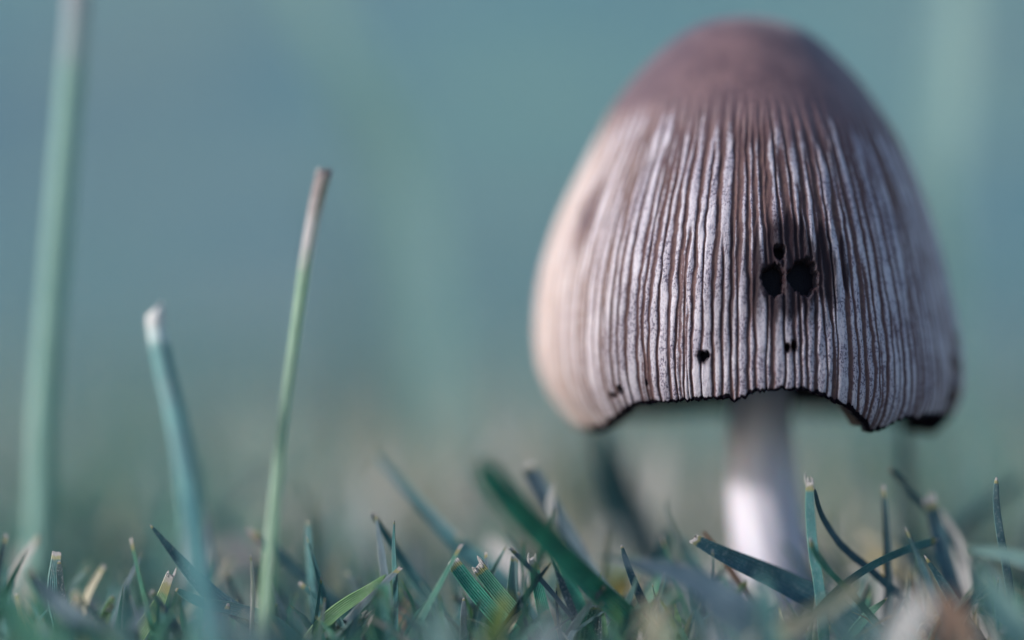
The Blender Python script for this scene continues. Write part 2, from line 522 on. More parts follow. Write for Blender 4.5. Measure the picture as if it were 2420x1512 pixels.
# flesh: the inner face, about a millimetre inside
NVI = 60
vi = np.linspace(0.06, 1, NVI)
Si = vi[:, None] * (SR[None, :])
PHi = np.broadcast_to(phis_w[None, :], Si.shape)
Ri = np.maximum(R_of(Si, PHi) - (0.9 + 2.6 * (1 - vi[:, None]) ** 1.2), 0.2)
Zi = Z_TOP - HCAP * U0 * Si * Si - 3.0 * (1 - vi[:, None]) + 0.12 * vi[:, None] ** 20
Ri = np.where(np.abs(PHi - d(73)) < 0.16, Ri - 2.0, Ri)
vin = np.stack([Ri * np.sin(PHi), -Ri * np.cos(PHi), Zi], -1)[::-1]
NT = NF + NB
grid = np.concatenate([vo, vin], 0) * MM
rows = grid.shape[0]
ii = np.arange(rows * NT).reshape(rows, NT)
nxt = np.roll(ii, -1, axis=1)
faces = np.stack([ii[:-1], ii[1:], nxt[1:], nxt[:-1]], -1).reshape(-1, 4)
me = bpy.data.meshes.new('cap')
me.vertices.add(rows * NT)
me.vertices.foreach_set('co', grid.reshape(-1).astype(np.float32))
me.loops.add(faces.size)
me.loops.foreach_set('vertex_index', faces.reshape(-1).astype(np.int32))
me.polygons.add(len(faces))
me.polygons.foreach_set('loop_start', np.arange(0, faces.size, 4, dtype=np.int32))
me.polygons.foreach_set('use_smooth', np.ones(len(faces), dtype=bool))
me.update(calc_edges=True)
inner = np.ones_like(Si)
col = np.zeros((rows, NT, 4), np.float32)
col[:NV, :, 0] = chalky; col[:NV, :, 1] = ink; col[:NV, :, 2] = stain; col[NV:, :, 1] = 1.0; col[:NV, :, 3] = groove * np.clip((S - 0.47) / 0.14, 0, 1)
ca = me.attributes.new('paint', 'FLOAT_COLOR', 'POINT')
ca.data.foreach_set('color', col.reshape(-1))
pa = me.attributes.new('pale', 'FLOAT', 'POINT')
pv = np.zeros((rows, NT), np.float32); pv[:NV] = pale
pa.data.foreach_set('value', pv.reshape(-1))
me.materials.append(M_CAP)
mushroom = bpy.data.objects.new('mushroom', None)
mushroom.empty_display_size = 0.005
link(mushroom)
tag(mushroom, 'bell shaped ribbed mushroom with brown crown and torn black rim standing in the grass', 'mushroom')
cap = link(bpy.data.objects.new('cap', me), mushroom)

# gills: thin black plates hanging inside the bell
gvs, gfs = [], []
for k in range(90):
    ph = 2 * math.pi * k / 90
    pw = (ph + math.pi) % (2 * math.pi) - math.pi
    if abs(pw - d(73)) < 0.2: continue
    zr = float(rim_z(np.array([pw]))[0])
    pts = []
    for t in np.linspace(0, 1, 7):
        z = zr + 0.5 + (24 - zr + 14) * t
        s = s_of_z(z)
        ro = float(R_of(s, pw)) - 1.0 - 1.5 * t
        ri = 5.5 + (float(R_of(s_of_z(zr), pw)) - 1.3 - 5.5) * (1 - t) ** 3 * 0.9
        pts.append((max(ro, 3.2), min(max(ri, 3.0), max(ro, 3.2) - 0.1), z))
    n0 = len(gvs)
    for ro, ri, z in pts:
        for rad in (ro, ri):
            for sgn in (-1, 1):
                a = ph + sgn * 0.06 / rad
                gvs.append((rad * math.sin(a) * MM, -rad * math.cos(a) * MM, z * MM))
    for q in range(6):
        o = n0 + q * 4
        gfs += [(o, o + 4, o + 6, o + 2), (o + 1, o + 3, o + 7, o + 5), (o + 2, o + 6, o + 7, o + 3)]
gl = mesh_obj('gills', gvs, gfs, M_GILL, cap, smooth=False)
gl['kind'] = 'stuff'

# stem
sv_, sf_ = [], []
stem_px = [(1796, 700, 66), (1793, 960, 72), (1801, 1150, 84), (1820, 1300, 87), (1836, 1400, 91), (1848, 1490, 96), (1856, 1560, 104)]
NS, NA = 60, 48
tt = np.linspace(0, 1, NS)
kk = np.linspace(0, 1, len(stem_px))
sx = smooth1(np.interp(tt, kk, [q[0] for q in stem_px]), 9); sy = np.interp(tt, kk, [q[1] for q in stem_px]); sr = smooth1(np.interp(tt, kk, [q[2] for q in stem_px]), 9)
for j in range(NS):
    c = P(sx[j], sy[j], 0)
    for i in range(NA):
        a = 2 * math.pi * i / NA
        r = sr[j] * px_mm(0) * (1 + 0.012 * math.sin(9 * a + 3 * math.sin(j * 0.13)) + 0.008 * math.sin(23 * a + j * 0.05))
        sv_.append((c.x + r * math.cos(a), c.y + r * math.sin(a), c.z))
for j in range(NS - 1):
    for i in range(NA):
        i2 = (i + 1) % NA
        sf_.append((j * NA + i, (j + 1) * NA + i, (j + 1) * NA + i2, j * NA + i2))
sf_.append(tuple(range(NA)))
mesh_obj('stem', sv_, sf_, M_STEM, mushroom)

# ------------------------------------------------------------------ grass blades
def catmull(pts, n):
    pts = np.array(pts, float)
    p = np.vstack([2 * pts[0] - pts[1], pts, 2 * pts[-1] - pts[-2]])
    out = []
    m = len(pts) - 1
    for q in np.linspace(0, m, n):
        i = min(int(q), m - 1); t = q - i
        a, b, c, e = p[i], p[i + 1], p[i + 2], p[i + 3]
        out.append(0.5 * ((2 * b) + (-a + c) * t + (2 * a - 5 * b + 4 * c - e) * t ** 2 + (-a + 3 * b - 3 * c + e) * t ** 3))
    return np.array(out)


def blade_mesh(path, widths, roll, fold, thick, end, tipzone, seed, round_=False, n=44, ring=14, view=None):
    """path: points from tip to root (metres). Returns verts, faces, attributes of a closed leaf or stalk"""
    rg = np.random.default_rng(seed)
    c = catmull(path, n)
    w = np.interp(np.linspace(0, 1, n), np.linspace(0, 1, len(widths)), widths) / 2
    seg = np.r_[0, np.cumsum(np.linalg.norm(np.diff(c, axis=0), axis=1))]
    L = seg[-1]
    if end == 'point':
        w = w * np.clip(0.10 + 0.9 * np.sqrt(np.clip(seg / (0.30 * L), 0, 1)), 0, 1)
    elif end == 'round':
        w = w * np.clip(0.35 + 0.65 * np.sqrt(np.clip(seg / (2.2 * w.max()), 0, 1)), 0, 1)
    tan = np.gradient(c, axis=0)
    tan /= np.linalg.norm(tan, axis=1)[:, None] + 1e-12
    look = np.array((view if view is not None else (0, -1, 0)), float)
    verts, along, across, tip = [], [], [], []
    ang = np.linspace(0, 2 * math.pi, ring, endpoint=False)
    cut = rg.uniform(-1, 1, ring)
    for i in range(n):
        side = np.cross(tan[i], look); side /= np.linalg.norm(side) + 1e-12
        nor = np.cross(side, tan[i])
        rl = roll + 0.25 * math.sin(i / n * 3 + seed)
        s2 = side * math.cos(rl) + nor * math.sin(rl)
        n2 = -side * math.sin(rl) + nor * math.cos(rl)
        for k, a in enumerate(ang):
            u = math.cos(a)
            if round_:
                off = s2 * (w[i] * u) + n2 * (w[i] * math.sin(a))
            else:
                th = thick * (0.25 + 0.75 * math.sqrt(max(0, 1 - u * u)))
                off = s2 * (w[i] * u) + n2 * (fold * w[i] * (u * u - 0.4) + math.sin(a) * th)
            pnt = c[i] + off
            if end in ('cut', 'ragged') and i < 3:
                amt = w[i] * (0.30 if end == 'cut' else 0.6)
                pnt = pnt - tan[i] * amt * (0.4 * math.sin(u * 1.6 + seed) + 0.3 * math.sin(u * 6 + 2 * seed) + 0.6 * (cut[k] + cut[(-k) % ring]) / 2) * (1 - i / 3)
            if end == 'broken' and i < 4:
                pnt = pnt - tan[i] * w[i] * (-0.75 * u + 0.45 * math.sin(3 * a + seed) + 0.25 * cut[k]) * (1 - i / 4)
            verts.append(pnt); along.append(seg[i] / L); across.append(u)
            tip.append(max(0.0, 1 - seg[i] / max(tipzone, 1e-6)) if tipzone > 0 else 0.0)
    faces = []
    for i in range(n - 1):
        for k in range(ring):
            k2 = (k + 1) % ring
            faces.append((i * ring + k, i * ring + k2, (i + 1) * ring + k2, (i + 1) * ring + k))
    faces.append(tuple(reversed(range(ring))))
    faces.append(tuple((n - 1) * ring + k for k in range(ring)))
    return verts, faces, {'along': along, 'across': across, 'tip': tip}


BLADES = {}


def to_root(pts):
    """carry the last stretch of a path down into the ground"""
    pts = [Vector(p) for p in pts]
    last, prev = pts[-1], pts[-2]
    gz = float(ground_z(last.x, last.y)) - 0.001
    if last.z > gz:
        dirv = (last - prev).normalized()
        drop = last.z - gz
        slope = max(-dirv.z, 0.35)
        h = drop / slope
        end = Vector((last.x + dirv.x * h * 0.75, last.y + dirv.y * h * 0.75, gz))
        if drop > 0.006:
            pts.append(last.lerp(end, 0.5) + Vector((dirv.x, dirv.y, 0)) * drop * 0.08)
        pts.append(end)
    return pts


def fibres(root, tipc, tdir, w, mat, seed, k=3, ln=0.0012):
    """a frayed dry end: a few split strands as one small part"""
    rg = random.Random(seed)
    V, F, at = [], [], {'along': [], 'across': [], 'tip': []}
    side = tdir.cross(Vector((0, -1, 0))).normalized()
    for q in range(k):
        off = side * (w * 0.35 * (2 * q / max(1, k - 1) - 1))
        l = ln * rg.uniform(0.5, 1.2)
        b = tipc + off - tdir * w * 0.35
        e = b + tdir * l + side * rg.uniform(-0.12, 0.12) * l + Vector((0, rg.uniform(-.2, .2) * l, 0))
        v, f, a = blade_mesh([e, b.lerp(e, 0.5) + side * rg.uniform(-.1, .1) * l, b], [w * 0.2, w * 0.34, w * 0.42], rg.uniform(-.6, .6), 0.2, w * 0.05, 'point', 0, seed + q, n=8, ring=6)
        o = len(V)
        V += list(v); F += [tuple(i + o for i in ff) for ff in f]
        for kk_ in at: at[kk_] += a[kk_]
    return mesh_obj('dry_tip', V, F, mat, root, attrs=at)


def grass(label, pts, wid, mat, end='point', tipmm=0.0, roll=0.0, fold=0.35, name='grass_leaf', cat='grass blade', group='grass blades of the lawn', round_=False, frayed=0, thick=None, frmat='dry', root=True):
    """pts: (grid x, grid y, depth mm) from tip to root; wid: widths in grid units from tip to root"""
    path = [P(*p) for p in pts]
    k0 = px_mm(sum(p[2] for p in pts) / len(pts))
    if root: path = to_root(path)
    seed = int(abs(pts[0][0] * 7 + pts[0][1] * 13)) % 9973
    wm = [q * k0 for q in wid]
    v, f, at = blade_mesh(path, wm, roll, fold, (thick or 0.09) * MM, end, tipmm * MM, seed, round_)
    base_pt = path[-1]
    v = [Vector(q) - base_pt for q in v]
    o = mesh_obj(name, v, f, LEAF[mat], attrs=at)
    o.location = base_pt
    tag(o, label, cat, group)
    if frayed:
        td = (path[0] - path[1]).normalized()
        fibres(o, path[0] - base_pt, td, wm[0] if end != 'point' else max(wm) * 0.5, LEAF[frmat], seed, frayed, 0.0010)
    return o


FZ = -17.0
# --- tall stalks
ST = dict(name='grass_stalk', cat='grass stalk', group='tall grass stalks', round_=True)
grass('tall thick pale green grass stalk greyish towards its top', [(186, -60, 6), (180, 40, 6), (170, 170, 6), (150, 400, 6), (125, 700, 6), (103, 1000, 6), (94, 1300, 6), (92, 1400, 6)], [52, 54, 57, 61, 64, 66], 'stalk', 'cut', 13, **ST)
grass('short thick blue green grass stalk with a white broken top', [(366, 735, -26), (372, 790, -26), (390, 880, -27), (420, 1010, -29), (445, 1150, -32), (465, 1290, -36), (485, 1420, -40)], [46, 47, 49, 51, 53, 56, 60], 'stalk_blue', 'broken', 4.4, **ST)
grass('slender lime green grass stalk with a long withered mauve tip', [(766, 408, -23), (752, 460, -23), (738, 530, -23), (722, 620, -23), (703, 750, -23), (675, 950, -24), (658, 1100, -25), (643, 1250, -26), (632, 1400, -27)], [36, 35, 32, 28, 26, 27, 29, 31, 32], 'stalk_lime', 'broken', 12, frayed=2, **ST)
# --- out-of-focus leaves well behind
BG = dict(group='broad leaves behind the mushroom', cat='grass blade')
grass('broad pale grass leaf arching down far behind the slender lime stalk', [(680, -260, 85), (730, -20, 85), (850, 200, 85), (950, 420, 88), (1010, 700, 90), (1030, 1000, 92)], [110, 130, 120, 100, 90, 80], 'veil', roll=-0.4, fold=0.2, **BG)
grass('broad teal grass leaf upright behind the arching pale leaf', [(790, 330, 130), (845, 560, 130), (865, 800, 130), (880, 1050, 130)], [60, 80, 80, 70], 'veil', **BG)
grass('wide pale teal grass leaf rising behind the shaded flank of the mushroom cap', [(2290, -250, 55), (2262, -20, 55), (2240, 200, 55), (2222, 450, 55), (2235, 800, 58), (2260, 1150, 60)], [100, 115, 100, 85, 75, 70], 'veil', roll=-0.3, fold=0.2, **BG)
grass('dark leaning grass leaf behind the drooping lobe of the mushroom rim', [(1390, 955, 14), (1430, 1060, 14), (1475, 1180, 16), (1525, 1290, 17), (1560, 1380, 17)], [50, 66, 76, 84, 86], 'navy', **BG)
grass('grey green leaf behind the mushroom stem', [(1330, 1040, 40), (1370, 1120, 40), (1420, 1240, 42), (1460, 1350, 42)], [60, 70, 80, 80], 'teal', **BG)
# --- leaves to the sunny side of the mushroom
grass('dark blue green blade with a fine pale point crossing the blue stalk', [(355, 1240, -16), (420, 1318, -16), (490, 1395, -16.5), (560, 1447, -17), (620, 1490, -17), (680, 1530, -17)], [22, 34, 42, 40, 36, 34], 'navy', 'point', 0.5, roll=0.4)
grass('dark teal blade bent almost flat below the dark blue green pointed blade', [(415, 1392, -18), (480, 1424, -18), (560, 1440, -18), (640, 1468, -18), (700, 1520, -18)], [20, 28, 32, 36, 38], 'teal', 'round', 0.3)
grass('broad grey blue blade with a blunt pale end leaning beside the speckled upright blade', [(66, 1346, -27), (120, 1410, -27), (200, 1475, -28), (300, 1530, -28)], [30, 42, 60, 70], 'grey', 'round', 0.9)
grass('small upright speckled blade at the foot of the thick pale stalk', [(140, 1325, -18), (143, 1370, -18), (150, 1430, -18), (158, 1510, -18)], [16, 18, 22, 24], 'speckled', 'round', 0.4, roll=-0.4)
grass('short yellow green blade with a straw coloured broken end', [(402, 1358, -17.5), (378, 1420, -17.5), (350, 1465, -17.5), (318, 1515, -17.5)], [20, 30, 38, 40], 'bright', 'cut', 2.6, roll=-0.3, frayed=2)
grass('tiny bright green blade under the broad grey blue blade', [(267, 1408, -21), (250, 1450, -21), (232, 1500, -21)], [20, 24, 28], 'bright', 'round', 0.3)
grass('dark upright blade behind the tiny bright green one', [(298, 1372, -23), (300, 1430, -23), (302, 1510, -23)], [20, 34, 42], 'teal', 'point', 0.3, roll=0.5)
grass('dim blade with a tan end crossing behind the slender lime stalk', [(586, 1250, -9), (640, 1290, -9), (700, 1345, -9), (770, 1402, -9)], [20, 28, 30, 30], 'navy', 'round', 2.0)
grass('upright two toned blade between the slender lime stalk and the thin upright needle', [(728, 1232, -12), (733, 1300, -12.5), (740, 1400, -13), (746, 1500, -14)], [18, 22, 24, 26], 'teal', 'round', 0.4, roll=-0.5, fold=0.7)
grass('thin upright needle like blade with a pale point', [(931, 1230, -17), (931, 1290, -17), (936, 1400, -17), (935, 1505, -17)], [11, 15, 18, 19], 'teal', 'point', 0.4, roll=-0.5, fold=0.6)
grass('pale green blade arching over to its bent end', [(912, 1358, -19), (870, 1392, -18), (800, 1440, -18), (755, 1482, -18), (722, 1525, -18)], [20, 28, 34, 32, 30], 'bright', 'point', 0.0, roll=-0.3)
grass('broad soft green blade under the bent end of the arching one', [(905, 1378, -24), (902, 1440, -24), (900, 1515, -24)], [36, 48, 54], 'green', 'cut', 0.0)
grass('low blade with a hairy yellow end under the arching pale green blade', [(862, 1452, -17), (825, 1482, -17), (775, 1520, -17)], [16, 24, 28], 'green', 'point', 2.2, frayed=3)
grass('short grey blade leaning at the foot of the slender lime stalk', [(636, 1365, -15), (655, 1415, -15), (688, 1500, -15)], [12, 18, 24], 'grey', 'point', 0.3)
grass('short bluish blade curling at the foot of the tall pale stalk', [(-10, 1400, -30), (20, 1440, -30), (60, 1500, -30), (90, 1540, -30)], [40, 54, 64, 70], 'green', 'round', 0.0)
grass('slim green blade behind the small speckled blade', [(212, 1325, -6), (190, 1370, -6), (165, 1425, -6)], [20, 26, 28], 'green', 'point', 0.4)
grass('slim upright blade beside the thick pale stalk at the lawn edge', [(18, 1330, -8), (18, 1400, -8), (14, 1480, -8)], [20, 30, 34], 'teal', 'point', 0.0)
grass('withered pinkish blade standing by the tall pale stalk', [(48, 1292, 4), (40, 1360, 4), (34, 1450, 4)], [26, 36, 40], 'dry', 'round', 0.0)
grass('stubby pale blade half hidden at the foot of the bent dark teal blade', [(540, 1425, -18), (530, 1470, -18), (525, 1520, -18)], [14, 18, 20], 'teal', 'round', 0.8)
grass('thin green blade doubling the slender lime stalk at its foot', [(628, 1290, -24), (624, 1380, -24), (622, 1500, -24)], [20, 24, 26], 'bright', 'point', 0.0)
grass('tan dry blade slanting behind the upright two toned blade', [(812, 1290, 2), (790, 1350, 2), (765, 1420, 2)], [18, 24, 26], 'straw', 'point', 0.0)
grass('dark slanting blade behind the low hairy blade', [(800, 1400, -4), (850, 1440, -4), (920, 1500, -4)], [24, 30, 32], 'navy', 'round', 0.0)
grass('hazy wide green blade at the very front by the grey blue blade', [(30, 1395, -48), (60, 1450, -48), (110, 1540, -48)], [50, 80, 90], 'green', 'round', 0.0)
grass('hazy pale blade at the very front below the thick blue green stalk', [(545, 1420, -50), (560, 1470, -50), (590, 1550, -50)], [60, 80, 84], 'grey', 'round', 0.0)
grass('hazy teal blade at the very front between the slender stalk and the arching blade', [(700, 1415, -46), (690, 1470, -46), (675, 1550, -46)], [50, 70, 76], 'teal', 'round', 0.0)
grass('hazy light green blade at the very front below the thin upright needle', [(1010, 1400, -44), (1020, 1460, -44), (1030, 1550, -44)], [44, 60, 66], 'veil', 'round', 0.0)
grass('hazy lilac blade at the very front under the broad emerald blade', [(1320, 1440, -46), (1300, 1490, -46), (1270, 1560, -46)], [50, 70, 76], 'grey', 'round', 0.0)
grass('hazy slate blade at the very front before the folded dark blade', [(1650, 1420, -46), (1690, 1480, -46), (1730, 1560, -46)], [60, 84, 90], 'grey', 'round', 0.0)
grass('hazy light teal blade at the very front before the slanting blade', [(1990, 1430, -50), (2010, 1490, -50), (2040, 1570, -50)], [70, 96, 100], 'veil', 'round', 0.0)
grass('soft grey blade standing behind the dark pointed blade and the blue stalk', [(470, 1215, 14), (455, 1290, 14), (440, 1400, 14)], [40, 60, 66], 'dry', 'round', 0.0)
grass('soft teal blade standing behind the dim tan ended blade', [(560, 1180, 26), (590, 1280, 26), (610, 1380, 26)], [40, 60, 66], 'veil', 'round', 0.0)
# --- middle, in front of the gap
grass('long leaning dark teal blade with a faint pale rounded end', [(880, 1062, -2), (935, 1130, -4), (1000, 1203, -6), (1065, 1272, -8), (1130, 1332, -9), (1200, 1400, -10)], [20, 28, 38, 48, 54, 58], 'teal', 'round', 1.2, roll=0.5)
grass('broad emerald green blade leaning forward over the lawn with blunt end', [(1128, 1092, -36), (1205, 1184, -32), (1290, 1270, -27), (1380, 1362, -23), (1455, 1432, -20), (1560, 1530, -18)], [58, 62, 60, 58, 56, 56], 'emerald', 'round', 0.0, roll=0.1, fold=0.5)
grass('grey blade with a clean pale cut end behind the broad emerald blade', [(1244, 1100, -7), (1290, 1180, -7.5), (1342, 1275, -8), (1400, 1375, -9), (1470, 1480, -10)], [40, 46, 50, 52, 54], 'grey', 'cut', 0.9, roll=0.2)
grass('small whitish dry sheath clinging to the grey cut blade', [(1311, 1138, -10), (1300, 1185, -10), (1306, 1235, -10), (1318, 1280, -9)], [10, 20, 22, 14], 'dry', 'point', 0.0, roll=0.3, root=False)
grass('dark green blade with a torn brown end beside its torn twin', [(1070, 1330, -17), (1110, 1382, -17), (1155, 1435, -17), (1215, 1500, -17)], [34, 38, 40, 42], 'emerald', 'ragged', 0.9, roll=0.2)
grass('green blade with a ragged notched end leaning on its torn twin', [(1128, 1338, -17.6), (1165, 1385, -17.6), (1205, 1432, -17.6), (1265, 1500, -17.6)], [32, 36, 38, 40], 'green', 'ragged', 1.1, roll=0.2, frayed=2)
grass('soft yellow green blade standing in front of the torn twin blades', [(1197, 1405, -31), (1175, 1465, -31), (1150, 1530, -31)], [34, 44, 48], 'yellow', 'round', 0.0)
grass('upright dark green blade with a yellow broken end in front of the withered lilac blade', [(1258, 1322, -17), (1268, 1375, -17), (1283, 1440, -17), (1305, 1515, -17)], [22, 28, 32, 34], 'emerald', 'ragged', 1.5, frayed=2)
grass('thin dark blade with light margin under the broad emerald blade', [(1302, 1312, -16), (1325, 1375, -16), (1350, 1440, -16), (1375, 1510, -16)], [14, 20, 22, 24], 'speckled', 'point', 0.0, roll=0.7)
grass('deep green blade next to the thin light edged blade', [(1330, 1330, -15), (1355, 1400, -15), (1385, 1480, -15)], [30, 36, 38], 'emerald', 'round', 0.0)
grass('slim dark blade crossing the broad grey leaf', [(1468, 1288, -18), (1482, 1335, -18), (1505, 1395, -18), (1535, 1460, -18), (1565, 1520, -18)], [12, 18, 26, 30, 32], 'navy', 'round', 0.4, roll=0.4)
grass('tiny pointed blade between the soft yellow blade and the thin upright needle', [(1096, 1412, -17), (1095, 1460, -17), (1094, 1515, -17)], [12, 18, 24], 'grey', 'round', 0.4)
grass('stout folded dark blade with whitish worn face', [(1412, 1432, -17.5), (1408, 1470, -17.5), (1404, 1515, -17.5)], [40, 50, 56], 'speckled', 'cut', 0.5, fold=0.6)
grass('withered lilac white blade leaning behind the torn twin blades', [(1155, 1272, 0), (1205, 1335, -1), (1255, 1400, -2), (1330, 1490, -4)], [40, 56, 62, 60], 'dry', 'round', 0.0)
grass('blurred cream stub in front of the broad grey leaf', [(1545, 1420, -40), (1545, 1470, -40), (1540, 1530, -40)], [50, 60, 64], 'straw', 'round', 0.0)
grass('broad grey leaf lying across in front of the mushroom stem', [(1412, 1312, -27), (1510, 1332, -28), (1620, 1365, -29), (1740, 1440, -30), (1850, 1530, -30)], [14, 46, 84, 110, 120], 'grey', 'point', 0.0, roll=0.5)
# --- around the stem and in the cap's shade
grass('broad navy blade slanting across the foot of the mushroom stem', [(1636, 1272, -16), (1710, 1312, -16), (1795, 1352, -15.5), (1880, 1395, -15), (1970, 1450, -15)], [24, 44, 62, 74, 78], 'navy', 'ragged', 0.9, roll=0.35, fold=0.5)
grass('small curled yellow and green scrap of leaf on the navy blade', [(1762, 1372, -22), (1745, 1395, -22), (1728, 1412, -22)], [14, 26, 12], 'yellow', 'point', 0.6, root=False, roll=0.6)
grass('brown nibbled point above the broad navy blade', [(1662, 1256, -13), (1680, 1280, -13), (1705, 1315, -13)], [10, 16, 20], 'brown', 'ragged', 0.0)
grass('upright blade with a frayed white end beside the mushroom stem', [(1913, 1140, -19), (1914, 1200, -19), (1921, 1290, -19), (1934, 1370, -19), (1942, 1440, -19)], [17, 24, 27, 28, 29], 'teal', 'ragged', 1.1, roll=-0.3, frayed=4, thick=0.16)
grass('dark blade curving away from the frayed white end', [(1922, 1152, -17), (1938, 1212, -16), (1972, 1270, -15), (2010, 1310, -14.5), (2060, 1350, -14)], [12, 18, 20, 20, 20], 'navy', 'round', 0.3, roll=0.4)
grass('thin yellowish sprig crossing the upright frayed blade', [(1913, 1270, -21), (1922, 1300, -21), (1950, 1340, -20.5), (1985, 1375, -20), (2010, 1400, -19)], [12, 16, 15, 17, 18], 'green', 'round', 1.3, roll=0.3)
grass('blade slanting up from the frayed blade to a yellowish blunt end', [(2216, 1274, -14), (2150, 1294, -15.5), (2065, 1332, -17), (1995, 1378, -18.5), (1940, 1428, -19.5), (1900, 1480, -20)], [20, 22, 24, 24, 24, 24], 'teal', 'round', 1.2, roll=0.3)
grass('blurred cream blade leaning in front of the navy blade', [(2032, 1380, -31), (1965, 1425, -31), (1860, 1485, -32), (1760, 1540, -32)], [34, 46, 56, 64], 'straw', 'cut', 0.0)
grass('hazy upright teal blade in front of the navy blade', [(1800, 1350, -34), (1806, 1420, -34), (1810, 1520, -34)], [44, 56, 62], 'teal', 'point', 0.0)
grass('wide dark teal blade with a shredded pinkish end', [(2195, 1178, -10), (2210, 1240, -10), (2232, 1330, -11), (2262, 1450, -12)], [30, 40, 46, 48], 'navy', 'ragged', 1.6, roll=0.2, frayed=3)
grass('withered pinkish grey blade leaning behind the shredded blade', [(2222, 1200, -8), (2250, 1260, -8), (2275, 1340, -8), (2290, 1450, -8)], [18, 34, 38, 38], 'dry', 'point', 0.0)
grass('slim upright blade with a light point standing clear of its neighbours', [(2354, 1128, -18), (2353, 1185, -18), (2362, 1260, -18), (2375, 1330, -18), (2388, 1420, -18)], [12, 17, 20, 22, 24], 'navy', 'round', 0.8, roll=0.3, thick=0.14)
grass('dark hooked blade under the drooping rim of the mushroom', [(2102, 1108, -10), (2135, 1142, -9), (2185, 1195, -8), (2235, 1260, -8)], [13, 17, 20, 22], 'navy', 'cut', 0.4)
grass('dark vertical stalk behind the mushroom below the split rim', [(2136, 1000, 6), (2140, 1100, 6), (2146, 1230, 6), (2150, 1340, 6)], [26, 30, 34, 36], 'navy', 'round', 0.0, round_=True, name='grass_stalk', cat='grass stalk')
grass('dark slanting blade behind the slim light pointed one', [(2415, 1130, 8), (2320, 1205, 8), (2230, 1280, 6), (2150, 1350, 4)], [24, 30, 32, 32], 'navy', 'round', 0.0)
grass('thin stem curling up before the dark leaning leaf', [(1575, 1178, -10), (1577, 1210, -10), (1592, 1245, -10), (1606, 1275, -10)], [3, 5, 6, 7], 'navy', 'round', 0.0, round_=True)
grass('teal blade beside the thin curling stem', [(1582, 1250, -4), (1568, 1310, -4), (1556, 1400, -4)], [26, 36, 40], 'teal', 'round', 0.0)
grass('light teal blade leaning under the thin curling stem', [(1608, 1268, -6), (1632, 1330, -6), (1660, 1410, -6)], [22, 30, 34], 'teal', 'round', 0.0)
grass('pale teal blade slanting low before the slim light pointed blade', [(2290, 1298, -26), (2350, 1305, -26), (2430, 1325, -26), (2520, 1370, -26)], [24, 36, 44, 50], 'pale', 'round', 0.0)
grass('hazy pale blade standing beside the brown leaf', [(2312, 1335, -36), (2350, 1410, -36), (2395, 1480, -36), (2430, 1550, -36)], [60, 80, 90, 96], 'pale', 'round', 0.0)
grass('hazy brown dead blade lying low before the shredded blade', [(2225, 1400, -38), (2245, 1450, -38), (2265, 1540, -38)], [70, 100, 110], 'brown', 'round', 0.0)
grass('hazy whitish blade leaning in front of the cream blade', [(2190, 1400, -42), (2140, 1470, -42), (2090, 1550, -42)], [60, 76, 84], 'dry', 'round', 0.0)
grass('pinkish bright blade behind the slanting blade', [(2010, 1350, -3), (2075, 1378, -4), (2140, 1430, -5)], [30, 50, 54], 'dry', 'round', 0.0)
grass('pale rosy blade glinting behind the navy blade', [(1690, 1345, -4), (1750, 1385, -5), (1830, 1450, -6)], [34, 50, 52], 'dry', 'round', 0.0)
grass('slim tan blade slanting behind the slanting teal blade', [(2025, 1248, -2), (2070, 1285, -3), (2130, 1345, -4), (2180, 1400, -5)], [16, 22, 24, 26], 'straw', 'round', 0.0)
grass('short dark blade lying behind the wide shredded blade', [(2110, 1285, 0), (2180, 1315, -1), (2260, 1360, -2)], [24, 30, 30], 'navy', 'round', 0.0)

# --- dead leaf scraps in the thatch
def scrap(label, vx, vy, ymm, w, h, mat, seed):
    rg = random.Random(seed)
    c = P(vx, vy, ymm)
    k = px_mm(ymm)
    V, F = [], []
    n = 9
    for j in range(n):
        for i in range(n):
            a, b = i / (n - 1) * 2 - 1, j / (n - 1) * 2 - 1
            taper = math.sqrt(max(0.02, 1 - b * b)) * (1 + 0.12 * math.sin(5 * b + seed))
            V.append(Vector((a * taper * w / 2, 30 * math.sin(2.2 * a + seed) + 22 * b, b * h / 2 * (1 - 0.15 * a * a))) * k)
    m = len(V)
    V += [q + Vector((0, 0.00012, 0)) for q in V]
    for j in range(n - 1):
        for i in range(n - 1):
            q = (j * n + i, j * n + i + 1, (j + 1) * n + i + 1, (j + 1) * n + i)
            F.append(q); F.append(tuple(m + z for z in reversed(q)))
    ring = [i for i in range(n)] + [j * n + n - 1 for j in range(1, n)] + [(n - 1) * n + i for i in range(n - 2, -1, -1)] + [j * n for j in range(n - 2, 0, -1)]
    for a, b in zip(ring, ring[1:] + ring[:1]):
        F.append((b, a, m + a, m + b))
    o = mesh_obj('leaf_scrap', V, F, mat)
    gz = float(ground_z(c.x, c.y))
    low = min(q.z for q in V)
    o.location = Vector((c.x, c.y, max(min(c.z, gz - low + 0.0), gz - low * 0.6)))
    o.rotation_euler = (rg.uniform(-0.4, 0.2), rg.uniform(-0.5, 0.5), rg.uniform(-0.6, 0.6))
    tag(o, label, 'dead leaf', 'dead leaf scraps in the thatch')


scrap('rosy grey dead leaf lying behind the bent dark teal blade', 560, 1340, 22, 130, 150, M_ROSE, 3)
scrap('orange brown dead leaf scrap by the thin upright needle', 968, 1448, -4, 60, 90, M_DEAD, 5)
scrap('golden yellow dead leaf behind the broad emerald blade', 1462, 1340, 4, 120, 120, M_GOLD, 8)
scrap('ochre leaf scrap in the grass behind the mushroom stem', 2080, 1270, 20, 70, 130, M_GOLD, 9)

